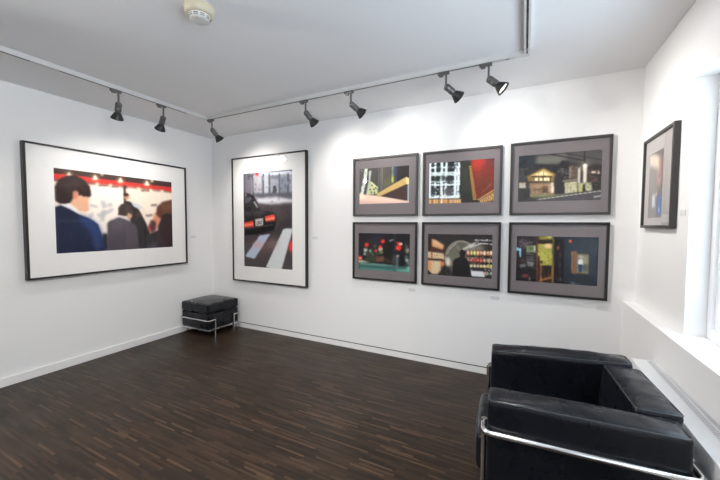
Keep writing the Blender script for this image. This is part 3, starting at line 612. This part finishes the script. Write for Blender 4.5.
def paint_right():
    c = Canvas([(22, 128), (120, 26), (104, 425), (20, 437)], 60, 88, (120, 108, 104))
    c.poly([(30, 110), (122, 20), (120, 100), (26, 130)], (92, 84, 80), 1, 4); c.poly([(20, 130), (50, 110), (80, 104), (84, 180), (22, 190)], (250, 226, 196), 1, 3); c.poly([(80, 100), (118, 90), (112, 180), (84, 180)], (196, 156, 136), 1, 3)
    c.poly([(66, 190), (110, 160), (106, 260), (66, 260)], (196, 158, 142), 1, 4); c.poly([(96, 110), (120, 60), (108, 420), (100, 420)], (70, 62, 62), .7, 4); c.ell(70, 246, 5, 9, (190, 90, 80), .8, 1); c.ell(84, 212, 10, 16, (120, 96, 90), .8, 2)
    c.poly([(22, 200), (62, 200), (62, 320), (22, 320)], (132, 122, 116), 1, 5); c.poly([(40, 330), (56, 316), (60, 380), (40, 390)], (206, 216, 222), 1, 1.5)
    c.poly([(72, 318), (98, 312), (100, 414), (68, 416)], (74, 112, 176), 1, 1.5); c.ell(84, 390, 5, 14, (200, 214, 230), .8, 1); c.poly([(20, 390), (66, 390), (66, 436), (20, 436)], (110, 106, 104), 1, 4); c.line([(68, 306), (62, 330)], 5, (210, 200, 196))
    c.grain(.012); c.img = c.blur(c.img, .6)*.78+.16; return c  # pale veil of glass reflection mixed into the print colours

# ------------------------------------------------------------------ framed photographs
def framed(label, wall, a0, a1, z0, z1, bar, depth, mframe, mmat, pr, cv, group=None):
    """local frame: x along the wall to the viewer's right, y out of the wall, z up; origin at the lower middle on the wall"""
    w, h = abs(a1-a0), z1-z0; mid = (a0+a1)/2
    if wall == 'B': loc, rz, s = (mid, YB, z0), PI, -1
    elif wall == 'L': loc, rz, s = (XL, mid, z0), -PI/2, -1
    else: loc, rz, s = (XR, mid, z0), PI/2, -1
    t = thing('framed_photograph', label, 'picture', loc, rz, group)
    # local +y points into the room; viewer's right is local -x
    lip = .006
    bm = bmesh.new()
    def ring(hw, zl, zh, y): return [bm.verts.new(v) for v in ((-hw, y, zl), (hw, y, zl), (hw, y, zh), (-hw, y, zh))]
    R = [ring(w/2, 0, h, .003), ring(w/2, 0, h, depth-.0015), ring(w/2-.0015, .0015, h-.0015, depth), ring(w/2-bar+.001, bar-.001, h-bar+.001, depth),
         ring(w/2-bar, bar, h-bar, depth-.001), ring(w/2-bar, bar, h-bar, depth-.016), ring(w/2-bar-.0005, bar+.0005, h-bar-.0005, .003)]
    for p, q in zip(R, R[1:]+R[:1]):
        for k in range(4): bm.faces.new((p[k], p[(k+1) % 4], q[(k+1) % 4], q[k]))
    obj('frame', bm, mframe, t)
    iw = w/2-bar
    ym = depth-.014
    u0, u1, v0, v1 = pr                                 # print edges as viewer-left, viewer-right, top, bottom (metres from frame's left / top)
    lx = w/2-u0; rx = w/2-u1; zt = h-v0; zb = h-v1
    bm = bmesh.new()
    o = [bm.verts.new(v) for v in ((iw, ym, bar), (-iw, ym, bar), (-iw, ym, h-bar), (iw, ym, h-bar))]
    i = [bm.verts.new(v) for v in ((lx, ym, zb), (rx, ym, zb), (rx, ym, zt), (lx, ym, zt))]
    d = [bm.verts.new(v) for v in ((lx, ym-.003, zb), (rx, ym-.003, zb), (rx, ym-.003, zt), (lx, ym-.003, zt))]
    for k in range(4):
        k2 = (k+1) % 4; bm.faces.new((o[k], o[k2], i[k2], i[k])); bm.faces.new((i[k], i[k2], d[k2], d[k]))
    obj('mat_board', bm, mmat, t)
    print_part(cv, 0, 0, lambda u, v: (lx+(rx-lx)*u, ym-.0025, zt+(zb-zt)*v), t)
    bm = box(-iw, iw, .003, ym-.004, bar, h-bar); obj('backing_board', bm, M['mat_white'], t)
    bm = bmesh.new(); g = [bm.verts.new(v) for v in ((iw, ym+.006, bar), (-iw, ym+.006, bar), (-iw, ym+.006, h-bar), (iw, ym+.006, h-bar))]
    bm.faces.new(g); obj('glazing', bm, M['glazing'], t)
    return t

G6 = 'grey matted photographs hung in two rows on the back wall'
framed('large white matted photograph of suited men seen from behind under red beams', 'L', 1.231, 2.729, .871, 2.0655, .0165, .060, M['black_frame'], M['mat_white'], (.204, 1.313, .1985, .977), paint_left())
framed('tall white matted photograph of a black taxi at a zebra crossing', 'B', -3.438, -2.251, .628, 2.219, .0160, .045, M['black_frame'], M['mat_white'], (.195, .976, .206, 1.394), paint_taxi())
SM = (.064, .646, .107, .493)
for lab, x0, x1, z0, z1, pr, cv, fm in (
    ('dark framed photograph of a wedge shaped building, above the night street with red lanterns', -1.652, -.941, 1.456, 2.066, (.072, .620, .112, .480), paint_wedge(), M['grey_frame']),
    ('dark framed night street photograph with red lanterns, lower left of the six', -1.654, -.942, .784, 1.394, (.066, .638, .117, .506), paint_lamps_street(), M['black_frame']),
    ('dark framed photograph of a lit white facade beside a red tower', -.891, -.183, 1.454, 2.062, (.061, .641, .106, .490), paint_facade(), M['grey_frame']),
    ('dark framed photograph of a man in silhouette before shelves of glowing lanterns', -.892, -.183, .783, 1.394, (.060, .640, .114, .508), paint_silhouette(), M['black_frame']),
    ('dark framed night photograph of a lit gabled house and street lamp, nearest the ceiling corner', -.120, .591, 1.452, 2.066, (.064, .647, .110, .499), paint_night_house(), M['grey_frame']),
    ('dark framed photograph of a yellow lit doorway and small mirror in a blue wall', -.120, .591, .777, 1.392, (.064, .645, .118, .505), paint_doorway(), M['black_frame'])):
    framed(lab, 'B', x0, x1, z0, z1, .019, .030, fm, M['mat_grey'], pr, cv, G6)
framed('small upright photograph in a deep dark frame beside the window', 'R', 2.456, 2.988, 1.351, 1.953, .018, .032, M['grey_frame'], M['mat_light'], (.095, .345, .110, .535), paint_right())

# ------------------------------------------------------------------ caption cards
def card(label, wall, a, z):
    loc, rz = {'B': ((a, YB, z), PI), 'L': ((XL, a, z), -PI/2), 'R': ((XR, a, z), PI/2)}[wall]
    o = obj('caption_card', box(-.036, .036, -.001, .003, -.016, .016, bev=.0008), M['card'])
    o.location = loc; o.rotation_euler = (0, 0, rz); o['label'] = label; o['category'] = 'label'; o['group'] = 'small caption cards stuck on the walls'
card('small pale caption card on the left wall beside the suited men photograph', 'L', 2.852, 1.198)
card('small pale caption card to the right of the tall taxi photograph', 'B', -2.16, 1.211)
card('small pale caption card under the night street photograph with red lanterns', 'B', -.993, .714)
card('small pale caption card under the photograph of a man in silhouette', 'B', -.221, .713)
card('small pale caption card under the yellow doorway photograph', 'B', .564, .715)
card('small pale caption card on the right wall beside the window', 'R', 2.385, 1.435)

# ------------------------------------------------------------------ ceiling tracks
TX, TY, TR_, TH = -3.128, 2.505, -.012, .034
ZB = H-TH
def rail_mesh(L):
    """extruded track profile along +x, open slot in the under side"""
    bm = bmesh.new(); w = .0175; s = .0055
    prof = [(-w, 0), (-w, -TH), (-s, -TH), (-s, -TH+.014), (s, -TH+.014), (s, -TH), (w, -TH), (w, 0)]
    A = [bm.verts.new((0, y, z)) for y, z in prof]; B = [bm.verts.new((L, y, z)) for y, z in prof]
    for k in range(len(prof)):
        k2 = (k+1) % len(prof); bm.faces.new((A[k], A[k2], B[k2], B[k]))
    bm.faces.new(A); bm.faces.new(B[::-1]); return bm
def track(label, loc, rz, L, slots, contacts=(), joins=()):
    t = thing('lighting_track', label, 'track', loc, rz, 'white ceiling lighting tracks')
    obj('rail', rail_mesh(L), M['track'], t)
    for a, b in slots: obj('slot_liner', box(a, b, -.0053, .0053, -TH-.0006, -TH+.0135), M['slot'], t)
    for a, b in joins: obj('coupler', box(a, b, -.0185, .0185, -TH-.001, 0, bev=.001), M['track'], t)
    for a in contacts: obj('contact', box(a, a+.03, -.0058, .0058, -TH-.0012, -TH+.001), M['contact'], t)
    return t
track('white ceiling track along the left wall with a blank joint', (TX, YF+.02, H), PI/2, TY-YF-.04, ((.05, 1.07-YF-.02), (1.23-YF-.02, 2.27-YF-.02)), (), ((1.075-YF-.02, 1.225-YF-.02),))
tb = track('white ceiling track along the back wall carrying five lamps', (TX-.0175, TY, H), 0, TR_-TX+.035, ((.13, 2.905), (3.0, 3.03)), (), ((0, .12), (3.06, 3.151)))
track('white ceiling track running from the right corner joint towards the window side', (TR_, YF+.02, H), PI/2, TY-YF-.04, ((.05, 2.41-YF-.02),), [y-YF-.02 for y in (2.36, 2.24, 1.98, 1.7)])

# ------------------------------------------------------------------ spotlights
def spotlight(label, x, y, yaw_adapter, d, watts, deep=0.0):
    t = thing('track_spotlight', label, 'spotlight', (x, y, ZB), 0, 'grey track spotlights on the ceiling')
    ry = Matrix.Rotation(yaw_adapter, 4, 'Z')
    bm = bmesh.new(); add_box(bm, -.062, .022, -.015, .015, -.020, 0, bev=.004, mtx=ry); add_box(bm, -.052, -.022, -.012, .012, -.032, -.018, bev=.004, mtx=ry)
    obj('adapter', bm, M['lamp_grey'], t)
    jz = -.108
    bm = bmesh.new(); add_tube(bm, [(0, 0, -.018), (0, 0, jz)], .0075, 12); add_tube(bm, [(0, -.011, jz), (0, .011, jz)], .010, 12)
    auto_smooth(obj('stem', bm, M['lamp_grey'], t))
    d = Vector(d).normalized(); q = d.to_track_quat('Z', 'Y').to_matrix().to_4x4()
    m = Matrix.Translation((0, 0, jz)) @ q
    body = auto_smooth(obj('lamp_body', lathe([(0, -.006), (.017, -.006), (.0235, .0), (.025, .006), (.025, .030), (.0235, .032), (.0235, .036), (.025, .038), (.025, .066), (.022, .072), (.018, .078), (0, .078)], 24, m), M['lamp_grey'], t))
    cone = auto_smooth(obj('reflector_cone', lathe([(.018, .076), (.024, .080), (.037, .106), (.0475, .128), (.0485, .134), (.0465, .135), (.044, .128), (.034, .106), (.021, .086), (0, .086)], 28, m), M['lamp_black'], t))
    obj('bulb', lathe([(0, .122-deep), (.030 if not deep else .012, .121-deep), (.041 if not deep else .0215, .1195-deep), (.041 if not deep else .021, .117-deep), (0, .117-deep)], 24, m), M['bulb'], t)
    L = bpy.data.lights.new('lamp_light', 'SPOT'); L.energy = watts; L.spot_size = math.radians(125); L.spot_blend = 1; L.shadow_soft_size = .04; L.color = (1, .955, .905)
    lo = bpy.data.objects.new('lamp_light', L); COL.objects.link(lo); lo.parent = t
    lo.matrix_local = Matrix.Translation(Vector((0, 0, jz))+d*.140) @ (-d).to_track_quat('Z', 'Y').to_matrix().to_4x4()
    return t
WS = 13
spotlight('grey track lamp on the left track aimed down, farther from the corner', TX, 1.630, PI/2, (-.50, .14, -.86), WS)
spotlight('grey track lamp on the left track aimed down, nearer the corner', TX, 2.020, PI/2, (-.60, .10, -.78), WS)
spotlight('grey track lamp at the ceiling corner, leftmost on the back track', -3.05, TY, 0, (.14, .66, -.74), 24)
spotlight('grey track lamp above the gap between taxi photograph and dark grid', -1.815, TY, 0, (.24, .75, -.62), WS)
spotlight('grey track lamp above the wedge building photograph', -1.345, TY, 0, (.50, .70, -.50), WS)
spotlight('grey track lamp above the red tower photograph, without visible lit face', -.545, TY, 0, (.62, .60, -.50), WS)
spotlight('grey track lamp with its lit white face showing, rightmost of the row', -.250, TY, 0, (.74, .0, -.66), 36)

WR = 130  # four unseen track lamps below, added as fill to even out the brightness
spotlight('added grey fill lamp on the left track behind the viewpoint', TX, -.10, PI/2, (.74, .40, -.62), 165, .031)
spotlight('added grey fill lamp on the right track just behind the viewpoint', TR_, -.35, PI/2, (-.74, .18, -.64), 75, .031)
spotlight('added grey fill lamp on the right track above the viewpoint', TR_, .45, PI/2, (-.66, .28, -.70), 105, .031)
spotlight('added grey fill lamp on the right track far behind the viewpoint', TR_, -1.10, PI/2, (-.20, -.70, -.70), 45, .031)

# ------------------------------------------------------------------ smoke detector
t = thing('smoke_detector', 'round cream smoke detector on the ceiling', 'smoke detector', (-1.60, 1.245, H))
F = Matrix.Scale(-1, 4, (0, 0, 1))
auto_smooth(obj('base', lathe([(0, 0), (.073, 0), (.075, .004), (.074, .030), (.068, .043), (.058, .048), (0, .048)], 40, F), M['cream'], t), 50)
auto_smooth(obj('cover', lathe([(.055, .046), (.054, .054), (.050, .065), (.040, .071), (.026, .073), (0, .074)], 40, F), M['white_plastic'], t), 50)
for k in range(10):
    a = 2*PI*k/10+.25
    for zz in (.0555, .0625):
        bm = bmesh.new()
        r = .0537 if zz < .06 else .0512
        pts = [(r*math.cos(a+s*.22), r*math.sin(a+s*.22), -zz) for s in (-1, -.5, 0, .5, 1)]
        add_tube(bm, pts, .0018, 6); obj('vent_slit', bm, M['vent'], t)
obj('indicator', lathe([(0, .0725), (.004, .0735), (.003, .075), (0, .0755)], 12, Matrix.Translation((.02, -.03, 0)) @ F), M['led'], t)

# ------------------------------------------------------------------ radiator
RX0, RX1, RY1, RZ = .580, .688, 2.42, .587
t = thing('radiator', 'long white flat topped radiator behind the armchair under the window ledge', 'radiator', (.644, 1.0, 0))
def rb(x0, x1, y0, y1, z0, z1, bev=.003): return box(x0-.644, x1-.644, y0-1.0, y1-1.0, z0, z1, bev=bev)
RY0 = .25
obj('cover_panel', rb(RX0, .6835, RY0, RY1, RZ-.006, RZ), M['radiator'], t)
obj('front_panel', rb(RX0, RX0+.006, RY0, RY1, .43, RZ-.006, .001), M['radiator'], t)
obj('end_panel', rb(RX0+.006, .683, RY1-.006, RY1, .12, RZ-.006, .001), M['radiator'], t)
obj('heating_panel', rb(RX0+.040, .668, RY0+.01, RY1-.01, .12, .54, .006), M['radiator'], t)
obj('back_flange', rb(.684, .688, RY0, RY1, .12, .604, .001), M['radiator'], t)
bm = bmesh.new()
yy = RY0+.02
while yy < RY1-.02: add_box(bm, .650-.644, .674-.644, yy-1, yy+.006-1, RZ-.004, RZ+.0004); yy += .014
obj('grille', bm, M['rad_slot'], t)
for y in (RY0+.2, RY1-.2): obj('foot', rb(.635, .665, y, y+.04, 0, .125, .003), M['radiator'], t)

# ------------------------------------------------------------------ armchair
def piping_loop(cx, cy, z, hx, hy, r=.0035, cr=.02):
    p = []
    for sx, sy, a0 in ((1, 1, 0), (-1, 1, PI/2), (-1, -1, PI), (1, -1, 1.5*PI)):
        for k in range(5):
            a = a0+k/4*PI/2; p.append((cx+sx*(hx-cr)+cr*math.cos(a), cy+sy*(hy-cr)+cr*math.sin(a), z))
    return p

ch = thing('armchair', 'black leather cube armchair with chrome tube frame beside the radiator', 'armchair', (-.1155, 1.398, 0), math.radians(3.3))
CD, CWd, CH = .640, .688, .647          # depth, width, height
AW = .128                              # arm width
LE = M['leather']
def sag_far(p, s):
    return Vector((p.x, p.y, p.z + .016*(s[0]+.6)*max(0, s[2])))
def lean(p, s):
    return Vector((p.x + .016*max(0, s[2]-.1), p.y, p.z))
for y0, fn, sd in ((0, None, 1), (CWd-AW, sag_far, 2)):
    zb = .11; zt = CH+(.008 if not fn else .020)
    a = obj('armrest', cushion((CD/2, y0+AW/2, (zb+zt)/2), (CD, AW, zt-zb), .017, (.004, .005, .020), 30, .0045, sd, fn), LE, ch, smooth=True)
    bm = bmesh.new(); lp = piping_loop(CD/2, y0+AW/2, zt-.0045, CD/2-.004, AW/2-.004)
    lp2 = []
    for k in range(len(lp)):                       # refine the loop so that it can follow the top
        p, q2 = Vector(lp[k]), Vector(lp[(k+1) % len(lp)]); n = max(1, int((q2-p).length/.03))
        lp2 += [p.lerp(q2, t/n) for t in range(n)]
    if fn: lp2 = [Vector((p.x, p.y, p.z+.016*((p.x-CD/2)/(CD/2)+.6))) for p in lp2]
    add_tube(bm, lp2, .0038, 8, closed=True); obj('piping', bm, M['piping'], a, smooth=True)
BW = .150; bx = .650-BW/2; bt = CH+.026
bk = obj('backrest', cushion((bx, CWd/2, .30+(bt-.30)/2), (BW, CWd-2*AW+.004, bt-.30), .018, (.002, 0, .012), 26, .0045, 3, lean), LE, ch, smooth=True)
bm = bmesh.new(); add_tube(bm, piping_loop(bx+.0145, CWd/2, bt-.0045, BW/2-.004, (CWd-2*AW)/2-.003, cr=.015), .0036, 8, closed=True); obj('piping', bm, M['piping'], bk, smooth=True)
obj('seat_cushion', cushion((.250, CWd/2, .335), (.60, CWd-2*AW-.006, .175), .030, (.012, 0, .014), 24, .003, 4), LE, ch, smooth=True)
obj('base_cushion', cushion((.265, CWd/2, .185), (.56, CWd-2*AW-.006, .145), .03, (.008, 0, .004), 20, .003, 5), LE, ch, smooth=True)
RZc, rr = .527, .0120
q = -.0145; qb = .666
pts = fillet([(q, .062, RZc), (q, q, RZc), (qb, q, RZc), (qb, CWd-q, RZc), (q, CWd-q, RZc), (q, CWd-.062, RZc)], .028, 7)
auto_smooth(obj('rail', tube(pts, rr, 14), M['chrome'], ch))
for (x, y) in ((q, .062), (q, CWd-.062), (qb, .09), (qb, CWd-.09)):
    bm = bmesh.new(); add_tube(bm, [(x, y, .0), (x, y, RZc+.016)], .0120, 14); auto_smooth(obj('leg', bm, M['chrome'], ch))
bm = bmesh.new()
for a in ((-.004, CD+.022, 0.002, .022), (-.004, CD+.022, CWd-.022, CWd-.002)): add_box(bm, a[0], a[1], a[2], a[3], .088, .109, bev=.002)
for x in (-.004, CD+.002): add_box(bm, x, x+.02, .02, CWd-.02, .088, .109, bev=.002)
obj('base_frame', bm, M['chrome'], ch)

# ------------------------------------------------------------------ footstool
FX0, FX1, FY0, FY1 = -3.843, -3.347, 2.655, 3.122
ft = thing('footstool', 'black leather footstool with chrome frame standing in the room corner', 'footstool', ((FX0+FX1)/2, (FY0+FY1)/2, 0))
fw, fd = FX1-FX0, FY1-FY0
tc = obj('top_cushion', cushion((0, 0, .343), (fw, fd, .112), .024, (.004, .004, .016), 24, .002, 6), LE, ft, smooth=True)
for zz in (.390, .296):
    bm = bmesh.new(); add_tube(bm, piping_loop(0, 0, zz, fw/2-.006, fd/2-.006), .0028, 6, closed=True); obj('piping', bm, M['piping'], tc, smooth=True)
obj('base_cushion', cushion((0, 0, .188), (fw-.008, fd-.008, .19), .018, (.004, .004, .002), 20, .002, 8), LE, ft, smooth=True)
rz_, r0 = .205, .0085
for s in (-1, 1):
    pts = fillet([(-fw/2-.009, s*(fd/2-.090), rz_), (-fw/2-.009, s*(fd/2+.009), rz_), (fw/2+.009, s*(fd/2+.009), rz_), (fw/2+.009, s*(fd/2-.090), rz_)], .022, 6)
    auto_smooth(obj('rail', tube(pts, r0, 12), M['chrome'], ft))
    for sx in (-1, 1):
        auto_smooth(obj('leg', tube([(sx*(fw/2+.009), s*(fd/2-.090), 0), (sx*(fw/2+.009), s*(fd/2-.090), rz_+.010)], .009, 12), M['chrome'], ft))
bm = bmesh.new()
for s in (-1, 1):
    add_box(bm, -fw/2-.002, fw/2+.002, s*(fd/2-.008)-.009, s*(fd/2-.008)+.009, .074, .092, bev=.002)
    add_box(bm, s*(fw/2-.008)-.009, s*(fw/2-.008)+.009, -fd/2+.016, fd/2-.016, .074, .092, bev=.002)
obj('base_frame', bm, M['chrome'], ft)

# ------------------------------------------------------------------ daylight
w = bpy.data.worlds.new('daylight'); SC.world = w; w.use_nodes = True
nt = w.node_tree; nt.nodes.clear()
o = nt.nodes.new('ShaderNodeOutputWorld'); b = nt.nodes.new('ShaderNodeBackground')
b.inputs[0].default_value = (.84, .92, 1.0, 1); b.inputs[1].default_value = 1.0
# overcast sky: brightest overhead, dim towards the horizon, pale paving below
tc = nt.nodes.new('ShaderNodeTexCoord'); sp = nt.nodes.new('ShaderNodeSeparateXYZ'); rp = nt.nodes.new('ShaderNodeMapRange')
nt.links.new(tc.outputs['Generated'], sp.inputs[0]); nt.links.new(sp.outputs['Z'], rp.inputs[0])
rp.inputs[1].default_value = -1; rp.inputs[2].default_value = 1; rp.inputs[3].default_value = 0; rp.inputs[4].default_value = 1
cr = nt.nodes.new('ShaderNodeValToRGB'); ce = cr.color_ramp.elements
SK = (.72, .86, 1.0)
ce[0].position = 0; ce[0].color = [c*1.4 for c in SK]+[1]
ce[1].position = 1; ce[1].color = [c*1.0 for c in SK]+[1]
for p_, v_ in ((.38, 1.15), (.5, .17), (.62, .30), (.8, .9)):
    k = ce.new(p_); k.color = [c*v_ for c in SK]+[1]
nt.links.new(rp.outputs[0], cr.inputs[0]); nt.links.new(cr.outputs[0], b.inputs[0]); b.inputs[1].default_value = 6.5
nt.links.new(b.outputs[0], o.inputs[0])
for y0, y1 in (W1, W2):
    L = bpy.data.lights.new('window_daylight', 'AREA'); L.shape = 'RECTANGLE'; L.size = ZT-ZS; L.size_y = y1-y0
    L.cycles.is_portal = True
    lo = bpy.data.objects.new('window_daylight', L); COL.objects.link(lo)
    lo.matrix_world = Matrix.Translation((.96, (y0+y1)/2, (ZS+ZT)/2)) @ Matrix.Rotation(PI/2, 4, 'Y')
    # the portal faces into the room (-x)

# ------------------------------------------------------------------ camera
f_px, yaw, pitch, roll = 328.3569, 0.463693, 0.0448044, 0.0045308
fw_ = Vector((-math.sin(yaw)*math.cos(pitch), math.cos(yaw)*math.cos(pitch), -math.sin(pitch)))
rt = Vector((math.cos(yaw), math.sin(yaw), 0)); up = rt.cross(fw_)
r2 = math.cos(roll)*rt + math.sin(roll)*up; u2 = -math.sin(roll)*rt + math.cos(roll)*up
cam = bpy.data.cameras.new('camera'); cam.sensor_width = 36; cam.lens = 36*f_px/720; cam.clip_start = .02
co = bpy.data.objects.new('camera', cam); COL.objects.link(co)
mw = Matrix.Identity(4)
for k in range(3): mw[k][0], mw[k][1], mw[k][2] = r2[k], u2[k], -fw_[k]
mw[2][3] = 1.36
co.matrix_world = mw
SC.camera = co

vs = SC.view_settings
vs.view_transform = 'Standard'; vs.look = 'None'; vs.gamma = 1; vs.use_curve_mapping = False; vs.exposure = 0.31
SC.cycles.max_bounces = 14; SC.cycles.diffuse_bounces = 8; SC.cycles.transparent_max_bounces = 12
